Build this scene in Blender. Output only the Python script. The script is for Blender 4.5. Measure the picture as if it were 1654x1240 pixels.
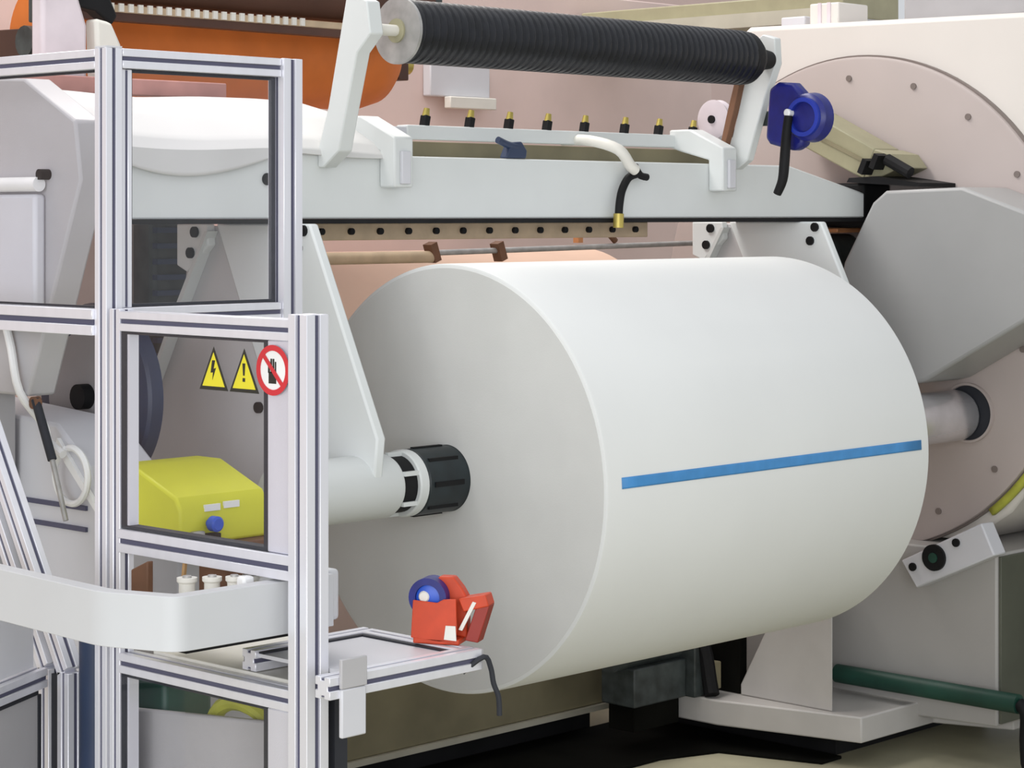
import bpy, bmesh, math, random
from mathutils import Vector, Matrix
from math import pi, sin, cos, radians
random.seed(7)
for o in list(bpy.data.objects): bpy.data.objects.remove(o, do_unlink=True)
scene = bpy.context.scene
COL = scene.collection

# ------------------------------------------------------------------ camera
FLOOR = -0.20
cam_d = bpy.data.cameras.new('camera'); cam = bpy.data.objects.new('camera', cam_d); COL.objects.link(cam)
cam.location = (-4.463, -4.563, 1.75)
cam.rotation_euler = (radians(90), 0, radians(44 - 90))
cam_d.sensor_width = 36.0; cam_d.lens = 3680 / 1654 * 36.0
cam_d.shift_y = -(620 - 345) / 1654
cam_d.clip_end = 100
scene.camera = cam
# ------------------------------------------------------------------ world, lights, exposure
w = bpy.data.worlds.new('hall'); scene.world = w; w.use_nodes = True
w.node_tree.nodes['Background'].inputs[0].default_value = (0.93, 0.96, 1.0, 1)
w.node_tree.nodes['Background'].inputs[1].default_value = 0.68
def area(name, loc, size, power, target, color=(1, 0.985, 0.96)):
    l = bpy.data.lights.new(name, 'AREA'); l.shape = 'RECTANGLE'; l.size, l.size_y = size; l.energy = power; l.color = color
    o = bpy.data.objects.new(name, l); COL.objects.link(o); o.location = loc
    o.rotation_euler = (Vector(target) - Vector(loc)).to_track_quat('-Z', 'Y').to_euler(); return o
area('front_fill', (-7.3, -4.9, 2.1), (10, 3.4), 425, (0.4, 0.1, 0.95), (0.97, 0.985, 1))  # unseen fill light added behind the camera to lift the front faces
area('hall_lamps_front', (-1.2, -3.2, 5.2), (6, 1.6), 15, (0.3, -0.6, 0.5))
area('hall_lamps_middle', (0.6, -0.3, 5.4), (6, 1.6), 8, (0.6, 0.0, 0))
area('hall_lamps_back', (0.6, 2.2, 5.4), (6, 1.2), 230, (0.8, 1.6, 0), (1, 0.95, 0.9))
vs = scene.view_settings
vs.view_transform = 'Standard'; vs.look = 'None'; vs.exposure = 0.0; vs.gamma = 1.0; vs.use_curve_mapping = False

# ------------------------------------------------------------------ materials
MATS = {}
def mat(name, col, rough=0.5, metal=0.0, var=0.06, scale=6.0, bump=0.0, bscale=60.0, spec=0.5, stretch=None):
    m = bpy.data.materials.new(name); m.use_nodes = True; nt = m.node_tree; b = nt.nodes['Principled BSDF']
    b.inputs['Roughness'].default_value = rough; b.inputs['Metallic'].default_value = metal
    b.inputs['Specular IOR Level'].default_value = spec
    tc = nt.nodes.new('ShaderNodeTexCoord'); src = tc.outputs['Object']
    if stretch:
        mp = nt.nodes.new('ShaderNodeMapping'); mp.inputs['Scale'].default_value = stretch
        nt.links.new(src, mp.inputs[0]); src = mp.outputs[0]
    n = nt.nodes.new('ShaderNodeTexNoise'); n.inputs['Scale'].default_value = scale; n.inputs['Detail'].default_value = 4
    nt.links.new(src, n.inputs['Vector'])
    r = nt.nodes.new('ShaderNodeValToRGB')
    r.color_ramp.elements[0].position = 0.3; r.color_ramp.elements[1].position = 0.7
    r.color_ramp.elements[0].color = tuple(max(0, c * (1 - var)) for c in col) + (1,)
    r.color_ramp.elements[1].color = tuple(min(1, c * (1 + var)) for c in col) + (1,)
    nt.links.new(n.outputs['Fac'], r.inputs[0]); nt.links.new(r.outputs[0], b.inputs['Base Color'])
    if bump:
        n2 = nt.nodes.new('ShaderNodeTexNoise'); n2.inputs['Scale'].default_value = bscale; nt.links.new(src, n2.inputs['Vector'])
        bp = nt.nodes.new('ShaderNodeBump'); bp.inputs['Strength'].default_value = bump; bp.inputs['Distance'].default_value = 0.004
        nt.links.new(n2.outputs['Fac'], bp.inputs['Height']); nt.links.new(bp.outputs[0], b.inputs['Normal'])
    MATS[name] = m; return m
def glass_mat(name, tint, gloss):
    m = bpy.data.materials.new(name); m.use_nodes = True; nt = m.node_tree; nt.nodes.clear()
    out = nt.nodes.new('ShaderNodeOutputMaterial'); t = nt.nodes.new('ShaderNodeBsdfTransparent'); g = nt.nodes.new('ShaderNodeBsdfGlossy')
    nz = nt.nodes.new('ShaderNodeTexNoise'); nz.inputs['Scale'].default_value = 3
    rp = nt.nodes.new('ShaderNodeMapRange'); rp.inputs[3].default_value = 0.02; rp.inputs[4].default_value = 0.07
    mx = nt.nodes.new('ShaderNodeMixShader'); mx.inputs[0].default_value = gloss
    t.inputs[0].default_value = tint + (1,); g.inputs[0].default_value = (0.9, 0.9, 0.9, 1)
    nt.links.new(nz.outputs['Fac'], rp.inputs[0]); nt.links.new(rp.outputs[0], g.inputs['Roughness'])
    nt.links.new(t.outputs[0], mx.inputs[1]); nt.links.new(g.outputs[0], mx.inputs[2]); nt.links.new(mx.outputs[0], out.inputs[0])
    MATS[name] = m
mat('floor', (0.45, 0.425, 0.30), 0.45, var=0.25, scale=2.2, bump=0.1, bscale=25)
mat('wall', (0.66, 0.50, 0.46), 0.8, var=0.08, scale=0.8)
mat('paper', (0.80, 0.81, 0.80), 0.75, var=0.015, scale=3, bump=0.03, bscale=160)
mat('paper_edge', (0.69, 0.69, 0.67), 0.8, var=0.03, scale=5, bump=0.06, bscale=220)
mat('core', (0.35, 0.25, 0.16), 0.8)
mat('blue_tape', (0.055, 0.265, 0.60), 0.45, var=0.08, scale=20)
mat('white_paint', (0.70, 0.725, 0.72), 0.4, var=0.025, scale=4, bump=0.02)
mat('warm_white', (0.74, 0.70, 0.66), 0.45, var=0.03, scale=2)
mat('disc_paint', (0.47, 0.405, 0.385), 0.45, var=0.03, scale=3)
mat('grey_paint', (0.47, 0.46, 0.475), 0.45, var=0.04, scale=5)
mat('plate_grey', (0.36, 0.36, 0.36), 0.42, var=0.03, scale=4)
mat('foot_paint', (0.52, 0.50, 0.48), 0.5, var=0.06, scale=5)
mat('rim_brown', (0.20, 0.165, 0.15), 0.5)
mat('arm_white', (0.80, 0.83, 0.83), 0.42, var=0.02, scale=4)
mat('web_grey', (0.60, 0.585, 0.59), 0.45, var=0.05, scale=5)
mat('web_paper', (0.66, 0.655, 0.645), 0.7, var=0.02, scale=4)
mat('tray_grey', (0.60, 0.61, 0.63), 0.45, var=0.02)
mat('rose', (0.50, 0.24, 0.21), 0.5, var=0.15, scale=12)
mat('shade_olive', (0.10, 0.105, 0.08), 0.55, var=0.1)  # dark tone that puts shade into the colour of the column side
mat('column_grey', (0.40, 0.385, 0.37), 0.5, var=0.04, scale=4)
mat('light_grey', (0.64, 0.64, 0.68), 0.45, var=0.03, scale=5)
mat('alu', (0.80, 0.80, 0.86), 0.36, 0.35, var=0.03, scale=30, stretch=(1, 1, 0.1))
mat('groove', (0.10, 0.10, 0.16), 0.6, 0.2)
mat('gasket', (0.02, 0.022, 0.03), 0.7)
mat('black', (0.010, 0.010, 0.011), 0.6, var=0.3, spec=0.2)
mat('flat_black', (0.006, 0.006, 0.005), 0.9, var=0.3, spec=0.05)
mat('chuck_black', (0.012, 0.020, 0.024), 0.42, var=0.4, scale=12)
mat('rubber', (0.010, 0.011, 0.015), 0.38, var=0.3, scale=20, spec=0.35)
mat('steel', (0.80, 0.79, 0.83), 0.22, 0.7, var=0.08, scale=12)
mat('dull_steel', (0.45, 0.44, 0.43), 0.5, 0.6, var=0.15, scale=25)
mat('orange_paint', (0.72, 0.19, 0.03), 0.6, var=0.12, scale=5)
mat('brown', (0.075, 0.030, 0.018), 0.5, var=0.25, scale=4)
mat('tan', (0.55, 0.42, 0.28), 0.55, var=0.12, scale=15)
mat('kraft', (0.68, 0.47, 0.36), 0.8, var=0.06, scale=3)
mat('pink_panel', (0.74, 0.58, 0.54), 0.6, var=0.05, scale=3)
mat('yellow', (0.66, 0.66, 0.035), 0.45, var=0.05, scale=8)
mat('sign_yellow', (0.75, 0.66, 0.03), 0.4)
mat('sign_black', (0.02, 0.02, 0.015), 0.5)
mat('sign_red', (0.60, 0.03, 0.04), 0.4)
mat('sign_white', (0.85, 0.85, 0.85), 0.4)
mat('red_plastic', (0.56, 0.055, 0.014), 0.5, var=0.08, scale=25)
mat('dark_red', (0.28, 0.022, 0.012), 0.45)
mat('ring_blue', (0.014, 0.035, 0.34), 0.4)
mat('deep_blue', (0.010, 0.014, 0.17), 0.35, var=0.2, scale=20)
mat('knob_blue', (0.02, 0.09, 0.55), 0.35)
mat('navy', (0.022, 0.038, 0.085), 0.45, var=0.2)
mat('olive', (0.33, 0.31, 0.20), 0.5, var=0.08, scale=10)
mat('lime', (0.42, 0.43, 0.06), 0.5, var=0.2, scale=18)
mat('green_pipe', (0.010, 0.055, 0.038), 0.5, var=0.3)
mat('brass', (0.50, 0.40, 0.10), 0.4, 0.5, var=0.15)
mat('copper', (0.62, 0.28, 0.12), 0.45, 0.3, var=0.2)
mat('sill', (0.22, 0.195, 0.12), 0.6, var=0.2, scale=4)
mat('sill_edge', (0.46, 0.44, 0.36), 0.55, var=0.1)
mat('dark_machine', (0.045, 0.055, 0.055), 0.5, var=0.5, scale=14)
mat('wood', (0.45, 0.27, 0.12), 0.6, var=0.2, scale=10)
mat('card_brown', (0.16, 0.075, 0.04), 0.7, var=0.25, scale=8)
mat('cream', (0.76, 0.74, 0.68), 0.5)
mat('lilac', (0.70, 0.62, 0.66), 0.5, var=0.1)
mat('haze_grey', (0.40, 0.39, 0.40), 0.6, var=0.1, scale=3)
glass_mat('pane', (0.985, 0.985, 0.995), 0.03)
glass_mat('pane_grey', (0.80, 0.80, 0.83), 0.07)

# ------------------------------------------------------------------ helpers
WLOC = {}
class MB:
    """collects shapes in world metres; build() links them as ONE mesh object"""
    def __init__(s): s.bm = bmesh.new()
    def _add(s, verts, faces):
        vs_ = [s.bm.verts.new(v) for v in verts]
        for f in faces:
            try: s.bm.faces.new([vs_[i] for i in f])
            except ValueError: pass
        return s
    def box(s, x0, x1, y0, y1, z0, z1):
        v = [(x, y, z) for x in (x0, x1) for y in (y0, y1) for z in (z0, z1)]
        return s._add(v, [(0, 1, 3, 2), (4, 6, 7, 5), (0, 4, 5, 1), (2, 3, 7, 6), (0, 2, 6, 4), (1, 5, 7, 3)])
    def obox(s, c, size, M):
        hx, hy, hz = (q / 2 for q in size); c = Vector(c); R = M.to_3x3()
        v = [c + R @ Vector((x, y, z)) for x in (-hx, hx) for y in (-hy, hy) for z in (-hz, hz)]
        return s._add(v, [(0, 1, 3, 2), (4, 6, 7, 5), (0, 4, 5, 1), (2, 3, 7, 6), (0, 2, 6, 4), (1, 5, 7, 3)])
    def prism(s, pts, axis, lo, hi):
        """polygon extruded along an axis; pts are the two other coordinates in xyz order"""
        def mk(a, b, c): return {'x': (c, a, b), 'y': (a, c, b), 'z': (a, b, c)}[axis]
        n = len(pts); v = [mk(a, b, lo) for a, b in pts] + [mk(a, b, hi) for a, b in pts]
        return s._add(v, [tuple(range(n))[::-1], tuple(range(n, 2 * n))] + [(i, (i + 1) % n, n + (i + 1) % n, n + i) for i in range(n)])
    def lathe(s, origin, axis, prof, seg=48, close=False):
        """profile of (distance along axis, radius)"""
        o = Vector(origin); a = Vector(axis).normalized(); u = a.orthogonal().normalized(); w_ = a.cross(u)
        n = len(prof); v = []
        for t, r in prof:
            for k in range(seg):
                q = 2 * pi * k / seg; v.append(o + a * t + (u * cos(q) + w_ * sin(q)) * r)
        f = []
        for i in range(n - 1 if not close else n):
            j = (i + 1) % n
            for k in range(seg):
                l = (k + 1) % seg; f.append((i * seg + k, i * seg + l, j * seg + l, j * seg + k))
        if not close: f.append(tuple(range(seg))[::-1]); f.append(tuple((n - 1) * seg + k for k in range(seg)))
        return s._add(v, f)
    def cyl(s, p0, p1, r, r2=None, seg=32):
        d = Vector(p1) - Vector(p0)
        return s.lathe(p0, d, [(0, r), (d.length, r if r2 is None else r2)], seg)
    def tube(s, pts, r, seg=10, smooth=4):
        P = [Vector(p) for p in pts]
        if smooth and len(P) > 2:
            Q = []
            for i in range(len(P) - 1):
                a, b, c, d = P[max(i - 1, 0)], P[i], P[i + 1], P[min(i + 2, len(P) - 1)]
                for k in range(smooth):
                    t = k / smooth
                    Q.append(0.5 * ((2 * b) + (c - a) * t + (2 * a - 5 * b + 4 * c - d) * t * t + (3 * b - a - 3 * c + d) * t ** 3))
            P = Q + [P[-1]]
        v, f = [], []; up = None
        for i, p in enumerate(P):
            t = (P[min(i + 1, len(P) - 1)] - P[max(i - 1, 0)]).normalized()
            up = t.orthogonal().normalized() if up is None else (up - t * up.dot(t)).normalized()
            w_ = t.cross(up); rr = r(i / (len(P) - 1)) if callable(r) else r
            for k in range(seg):
                q = 2 * pi * k / seg; v.append(p + (up * cos(q) + w_ * sin(q)) * rr)
        for i in range(len(P) - 1):
            for k in range(seg):
                l = (k + 1) % seg; f.append((i * seg + k, i * seg + l, (i + 1) * seg + l, (i + 1) * seg + k))
        f.append(tuple(range(seg))[::-1]); f.append(tuple((len(P) - 1) * seg + k for k in range(seg)))
        return s._add(v, f)
    def grid(s, fn, nu, nv, th=0.0):
        v = [Vector(fn(i / nu, j / nv)) for i in range(nu + 1) for j in range(nv + 1)]
        f = [(i * (nv + 1) + j, (i + 1) * (nv + 1) + j, (i + 1) * (nv + 1) + j + 1, i * (nv + 1) + j + 1) for i in range(nu) for j in range(nv)]
        return s._add(v, f)
    def build(s, name, m, parent=None, bevel=0.0, smooth=True, solid=0.0, seg=2, autos=35):
        bm = s.bm; bmesh.ops.recalc_face_normals(bm, faces=bm.faces[:])
        me = bpy.data.meshes.new(name)
        lo = Vector([min(v.co[i] for v in bm.verts) for i in range(3)]); hi = Vector([max(v.co[i] for v in bm.verts) for i in range(3)])
        c = (lo + hi) / 2; c = Vector((c.x, c.y, c.z if parent else lo.z))
        for v in bm.verts: v.co -= c
        bm.to_mesh(me); bm.free()
        o = bpy.data.objects.new(name, me); COL.objects.link(o); me.materials.append(MATS[m])
        if smooth:
            for p in me.polygons: p.use_smooth = True
            me.set_sharp_from_angle(angle=radians(autos))
        if solid:
            md = o.modifiers.new('solid', 'SOLIDIFY'); md.thickness = solid; md.offset = 0
        if bevel:
            md = o.modifiers.new('bevel', 'BEVEL'); md.width = bevel; md.segments = seg; md.limit_method = 'ANGLE'; md.angle_limit = radians(40)
        place(o, c, parent); return o
def place(o, c, parent=None):
    c = Vector(c); WLOC[o.name] = c
    if parent: o.parent = parent; o.location = c - WLOC[parent.name]
    else: o.location = c
def thing(name, label, cat, loc, group=None):
    o = bpy.data.objects.new(name, None); COL.objects.link(o); o.empty_display_size = 0.1
    place(o, loc); return tag(o, label, cat, group)
def tag(o, label, cat, group=None):
    o['label'] = label; o['category'] = cat
    if group: o['group'] = group
    return o
def struct(o, label=None):
    o['kind'] = 'structure'
    if label: o['label'] = label
    return o
def piece(src, c, parent, rot=None):
    """a further copy of an alike piece that shares mesh data"""
    o = src.copy(); COL.objects.link(o); o.parent = None; o.rotation_euler = rot or src.rotation_euler; place(o, c, parent); return o
def pieces(name, m, parent, builder, spots, **kw):
    """alike pieces: builder(MB) makes one about the origin, then shared-mesh copies at the spots"""
    first = None
    for c in spots:
        if first is None:
            b = MB(); builder(b); first = b.build(name, m, parent, **kw)
            place(first, c, parent)
        else: piece(first, c, parent)
    return first
def section(sz):
    """outline of a square slotted aluminium extrusion"""
    h = sz / 2; s_ = sz * 0.11; d = sz * 0.16; pts = []
    side = [(-h, -h), (-s_, -h), (-s_, -h + d), (s_, -h + d), (s_, -h)]
    for k in range(4):
        a = k * pi / 2
        for x, y in side: pts.append((x * cos(a) - y * sin(a), x * sin(a) + y * cos(a)))
    return pts
def profile(name, p0, p1, parent, sz=0.045, ref=None, m='alu'):
    """slotted extrusion between two points with dark slot fillers as its sub-part"""
    p0, p1 = Vector(p0), Vector(p1); d = (p1 - p0).normalized()
    u = Vector(ref) if ref else (Vector((1, 0, 0)) if abs(d.x) < 0.7 else Vector((0, 1, 0)))
    u = (u - d * u.dot(d)).normalized(); w_ = d.cross(u)
    b = MB(); pts = section(sz); n = len(pts)
    v = [p0 + u * x + w_ * y for x, y in pts] + [p1 + u * x + w_ * y for x, y in pts]
    b._add(v, [tuple(range(n))[::-1], tuple(range(n, 2 * n))] + [(i, (i + 1) % n, n + (i + 1) % n, n + i) for i in range(n)])
    o = b.build(name, m, parent, bevel=0.0012, seg=1)
    g = MB(); h = sz / 2; q = sz * 0.11 - 0.0005; dd = sz * 0.16
    R = Matrix((u, w_, d)).transposed(); L = (p1 - p0).length; mid = (p0 + p1) / 2
    for sx, sy in ((0, 1), (0, -1), (1, 0), (-1, 0)):
        c = mid + u * sx * (h - dd + 0.0015) + w_ * sy * (h - dd + 0.0015)
        g.obox(c, (0.003 if sx else 2 * q, 0.003 if sy else 2 * q, L - 0.004), R)
    g.build('slot', 'groove', o, smooth=False)
    return o
def frange(a, b, n): return [a + (b - a) * i / (n - 1) for i in range(n)]

# ================================================================== SETTING
struct(MB().box(-9, 9, -9, 5.2, FLOOR - 0.1, FLOOR).build('floor', 'floor', smooth=False), 'olive grey painted concrete floor of the hall')
struct(MB().box(-9, 9, 5.2, 5.35, FLOOR, 6).build('wall_back', 'wall', smooth=False), 'pinkish beige wall at the back of the hall')

# ================================================================== PAPER ROLL
R = 0.6; AZ = 1.01
t = thing('paper_roll', 'large white paper roll with a blue tape stripe held on black chuck', 'paper roll', (0.75, 0, AZ - R))
MB().lathe((0, 0, AZ), (1, 0, 0), [(0.001, R - 0.008), (0.004, R - 0.002), (0.010, R), (1.490, R), (1.496, R - 0.002), (1.5, R - 0.008), (1.5, 0.094), (0.001, 0.094)], 160, close=True).build('paper_body', 'paper', t)
MB().lathe((0, 0, AZ), (1, 0, 0), [(0, R - 0.012), (0, 0.0935), (0.002, 0.0935), (0.002, R - 0.012)], 128, close=True).build('paper_end', 'paper_edge', t, autos=20)
MB().lathe((0, 0, AZ), (1, 0, 0), [(0.062, 0.0935), (0.062, 0.080), (1.502, 0.080), (1.502, 0.0935)], 64, close=True).build('core_tube', 'core', t)
def tape(u, v): a = 3.068 + 0.050 * v; return (0.058 + 1.395 * u, (R + 0.0012) * cos(a), AZ + (R + 0.0012) * sin(a))
MB().grid(tape, 12, 6).build('tape_strip', 'blue_tape', t, solid=0.0012)['label'] = 'blue tape stripe along the roll'

# ================================================================== CROSSBEAM
t = thing('crossbeam', 'long light grey machine crossbeam running above the white paper roll', 'beam', (0.65, 0.42, 1.73))
bm_ = MB().prism([(-1.01, 1.735), (2.40, 1.735), (2.40, 1.825), (1.95, 1.918), (-1.01, 1.918)], 'y', 0.28, 0.56).build('beam_body', 'white_paint', t, bevel=0.006)
MB().box(-1.01, 2.42, 0.272, 0.56, 1.722, 1.734).build('lower_lip', 'black', t)
MB().box(-0.20, 1.33, 0.40, 0.50, 1.672, 1.722).build('bolt_rail', 'tan', t, bevel=0.003)
pieces('bolt', 'black', t, lambda b: b.cyl((0, 0.006, 0), (0, -0.006, 0), 0.010, seg=10), [(x, 0.394, 1.698) for x in frange(-0.12, 1.26, 13)])
MB().cyl((-0.42, 0.273, 1.845), (-0.42, 0.282, 1.845), 0.017, seg=20).build('port_hole', 'black', t)

# draped paper over the crossbeam
def drape(u, v):
    x = -0.995 + 1.06 * u
    hang = 0.060 * max(0, sin(pi * min(1, u / 0.58))) ** 0.8 if u < 0.58 else 0
    path = [(0.95, 2.10), (0.70, 2.085), (0.45, 2.03), (0.30, 1.955), (0.268, 1.925), (0.264, 1.918 - hang - 0.004)]
    s = v * (len(path) - 1); i = min(int(s), len(path) - 2); f = s - i
    y = path[i][0] * (1 - f) + path[i + 1][0] * f; z = path[i][1] * (1 - f) + path[i + 1][1] * f
    return (x, y, z + 0.006 * sin(9 * u + 3 * v))
d = MB().grid(drape, 40, 30).build('paper_web', 'web_paper', solid=0.003)
tag(d, 'white paper web sagging over the crossbeam behind the guard panel', 'paper web')

# ================================================================== SWING ARMS
def arm(dx, label):
    t = thing('swing_arm', label, 'machine arm', (-0.36 + dx, 0.2, 0.9), 'swing arms holding the roll')
    band = [(0.590, 1.722), (0.182, 1.722), (-0.092, 1.15), (-0.080, 1.045), (-0.05, 0.95), (0.05, 0.945), (0.26, 1.02)]
    MB().prism(band, 'x', -0.35 + dx, -0.318 + dx).build('arm_plate', 'arm_white', t, bevel=0.006)
    web = [(0.72, 1.715), (0.55, 1.715), (0.26, 1.03), (0.42, 0.98), (0.93, 1.02), (0.86, 1.30), (0.745, 1.50)]
    MB().prism(web, 'x', -0.345 + dx, -0.320 + dx).build('web_plate', 'web_grey', t, bevel=0.004)
    MB().prism([(0.74, 1.72), (0.60, 1.72), (0.595, 1.66), (0.69, 1.58), (0.74, 1.60)], 'x', -0.375 + dx, -0.3455 + dx).build('gusset', 'arm_white', t, bevel=0.004)
    fl = MB(); fl.prism([(0.60, 1.70), (0.585, 1.70), (0.735, 1.45), (0.85, 1.25), (0.865, 1.25), (0.755, 1.45)], 'x', -0.385 + dx, -0.346 + dx); fl.build('flange', 'white_paint', t)
    pieces('bolt', 'black', t, lambda b: b.cyl((-0.006, 0, 0), (0.006, 0, 0), 0.016, seg=12), [(-0.378 + dx, 0.652, 1.697), (-0.378 + dx, 0.672, 1.637), (-0.352 + dx, 0.205, 1.703), (-0.352 + dx, 0.225, 1.655), (-0.35 + dx, 0.40, 1.205)])
    return t
t = arm(0, 'white plate arm hanging from the crossbeam, carrying the chuck with black grip')
MB().lathe((0, 0, AZ), (1, 0, 0), [(-0.62, 0.080), (-0.61, 0.088), (-0.25, 0.088), (-0.235, 0.080)], 48).build('sleeve', 'white_paint', t)
MB().cyl((-0.236, 0, AZ), (-0.184, 0, AZ), 0.078, seg=40).build('neck', 'black', t)
pieces('key', 'white_paint', t, lambda b: b.box(-0.026, 0.026, -0.006, 0.006, -0.006, 0.006), [(-0.21, 0.083 * cos(a), AZ + 0.083 * sin(a)) for a in frange(0.6, 0.6 + 2 * pi * 5 / 6, 6)])
MB().lathe((0, 0, AZ), (1, 0, 0), [(-0.186, 0.088), (-0.182, 0.092), (-0.156, 0.092), (-0.152, 0.088)], 48).build('collar', 'white_paint', t)
ck = MB().lathe((0, 0, AZ), (1, 0, 0), [(-0.154, 0.088), (-0.148, 0.0925), (0.06, 0.0925)], 56).build('chuck', 'chuck_black', t)
pieces('jaw', 'black', ck, lambda b: b.box(-0.055, 0.055, -0.007, 0.007, -0.007, 0.007), [(-0.08, 0.089 * cos(a), AZ + 0.089 * sin(a)) for a in frange(0, 2 * pi * 7 / 8, 8)])
far_arm = arm(2.35, 'white plate arm hanging from the crossbeam beyond the far end of the roll')

# ================================================================== SPREADER ROLLER
RY, RZ = 0.10, 2.262
t = thing('spreader_roller', 'black spiral-grooved spreader roller mounted high over the crossbeam', 'roller', (0.7, RY, 1.93))
def spiral(u, v):
    x = -0.09 + 1.53 * u; a = 2 * pi * v
    ph = (x * 36.0 + v) % 1.0
    g = 0.0030 if ph < 0.34 else 0.0
    return (x, RY + (0.090 - g) * cos(a), RZ + (0.090 - g) * sin(a))
rb = MB(); rb.grid(spiral, 560, 40); rb.build('grooved_sleeve', 'rubber', t, autos=50)
MB().lathe((0, RY, RZ), (1, 0, 0), [(1.43, 0.089), (1.47, 0.087), (1.50, 0.070), (1.53, 0.040), (1.60, 0.03)], 40).build('end_cone', 'black', t)
disc = MB().lathe((0, RY, RZ), (1, 0, 0), [(-0.098, 0.020), (-0.098, 0.094), (-0.088, 0.094), (-0.088, 0.020)], 48, close=True).build('end_disc', 'dull_steel', t)
MB().lathe((0, RY, RZ), (1, 0, 0), [(-0.104, 0.034), (-0.104, 0.016), (-0.097, 0.016), (-0.097, 0.034)], 32, close=True).build('hub', 'olive', disc)
MB().cyl((-0.20, RY, RZ), (-0.05, RY, RZ), 0.016, seg=20).build('axle', 'cream', t)
def bar(name, pts, x0, x1, m='white_paint', bev=0.004): return MB().prism(pts, 'x', x0, x1).build(name, m, t, bevel=bev)
bar('bracket', [(0.155, 2.37), (0.075, 2.335), (0.06, 2.245), (0.115, 2.195), (0.165, 2.02), (0.190, 1.925), (0.255, 1.880), (0.279, 1.880), (0.279, 1.93), (0.235, 2.05)], -0.235, -0.185)
bar('bracket', [(0.170, 2.325), (0.130, 2.350), (0.080, 2.335), (0.075, 2.25), (0.125, 2.13), (0.195, 1.93), (0.240, 1.90), (0.279, 1.90), (0.279, 1.95), (0.245, 2.06)], 1.605, 1.64)
bar('bracket_shade', [(0.190, 2.31), (0.165, 2.33), (0.232, 2.09), (0.275, 1.96), (0.292, 1.97), (0.256, 2.10)], 1.575, 1.604, 'card_brown', 0.002)  # dark strip painted as the shaded side of the bracket

# ================================================================== NOZZLE BAR
t = thing('nozzle_bar', 'pale rail with a row of small brass and black nozzles above the crossbeam', 'nozzle bar', (1.1, 0.45, 1.92))
MB().box(0.25, 1.90, 0.425, 0.475, 1.975, 2.018).build('rail', 'white_paint', t, bevel=0.004)
MB().box(0.30, 1.88, 0.50, 0.54, 1.92, 1.972).build('back_strip', 'sill', t, bevel=0.003)
NX = (0.337, 0.529, 0.703, 0.88, 1.058, 1.257, 1.432, 1.613, 1.817)
first = None
for x in NX:
    c = Vector((x, 0.44, 2.032))
    if first is None:
        first = MB().obox((0, 0, 0), (0.022, 0.026, 0.034), Matrix.Rotation(radians(12), 3, 'Y')).build('nozzle', 'black', t, bevel=0.003); place(first, c, t)
        tip = MB().cyl((0, 0, -0.010), (0.005, 0, 0.014), 0.012, 0.009, 12).build('nozzle_tip', 'brass', first); place(tip, c + Vector((0.004, 0, 0.026)), first)
    else:
        o = piece(first, c, t, first.rotation_euler); piece(tip, c + Vector((0.004, 0, 0.026)), o)
for x0, x1 in ((0.00, 0.075), (1.50, 1.575)):
    MB().prism([(0.215, 1.825), (0.279, 1.825), (0.279, 1.93), (0.40, 1.96), (0.45, 1.975), (0.45, 2.035), (0.36, 2.035), (0.215, 1.97)], 'x', x0, x1).build('mount', 'white_paint', t, bevel=0.006)
MB().box(0.072, 0.26, 0.43, 0.47, 1.980, 2.012).build('rail_end', 'light_grey', t, bevel=0.003)
for x0, x1 in ((0.02, 0.055), (1.52, 1.555)): MB().box(x0, x1, 0.203, 0.2152, 1.835, 1.93).build('clamp_plate', 'light_grey', t, bevel=0.003)

# small fittings on the crossbeam
b = MB().tube([(1.02, 0.50, 1.99), (1.00, 0.36, 1.985), (1.01, 0.25, 1.955), (1.05, 0.235, 1.905), (1.075, 0.235, 1.89)], 0.018, 14).build('pale_hose', 'cream')
tag(b, 'short pale hose bending over the crossbeam to the black plug', 'hose')
t = thing('plug_cable', 'black cable with a plug hanging down the face of the crossbeam', 'cable', (1.04, 0.26, 1.735))
MB().tube([(1.105, 0.255, 1.878), (1.065, 0.255, 1.865), (1.035, 0.256, 1.825), (1.018, 0.252, 1.78), (1.012, 0.250, 1.745)], 0.013, 12).build('lead', 'black', t)
MB().tube([(1.09, 0.25, 1.905), (1.115, 0.25, 1.875), (1.15, 0.25, 1.868)], 0.012, 10).build('plug', 'black', t)
MB().cyl((1.012, 0.250, 1.75), (1.010, 0.250, 1.705), 0.017, seg=14).build('gland', 'brass', t)
t = thing('toggle_clamp', 'small navy toggle clamp lying on top of the crossbeam', 'clamp', (0.56, 0.30, 1.918))
MB().tube([(0.50, 0.29, 1.975), (0.54, 0.29, 1.962), (0.585, 0.29, 1.955)], 0.011, 10).build('lever', 'navy', t)
MB().prism([(0.53, 1.9195), (0.62, 1.9195), (0.625, 1.945), (0.60, 1.972), (0.555, 1.968)], 'y', 0.283, 0.315).build('clamp_body', 'navy', t, bevel=0.005)
t = thing('pulley', 'pale lilac belt pulley beside the bracket at the end of the roller', 'pulley', (1.71, 0.40, 1.92))
MB().lathe((1.66, 0.40, 2.075), (1, 0, 0), [(0.01, 0.052), (0.014, 0.068), (0.03, 0.062), (0.046, 0.068), (0.05, 0.052)], 36).build('pulley_wheel', 'lilac', t)
MB().cyl((1.662, 0.40, 2.075), (1.72, 0.40, 2.075), 0.014, seg=14).build('pulley_axle', 'black', t)
MB().prism([(0.375, 1.919), (0.425, 1.919), (0.415, 2.07), (0.385, 2.07)], 'x', 1.715, 1.735).build('pulley_stand', 'white_paint', t, bevel=0.003)

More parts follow.
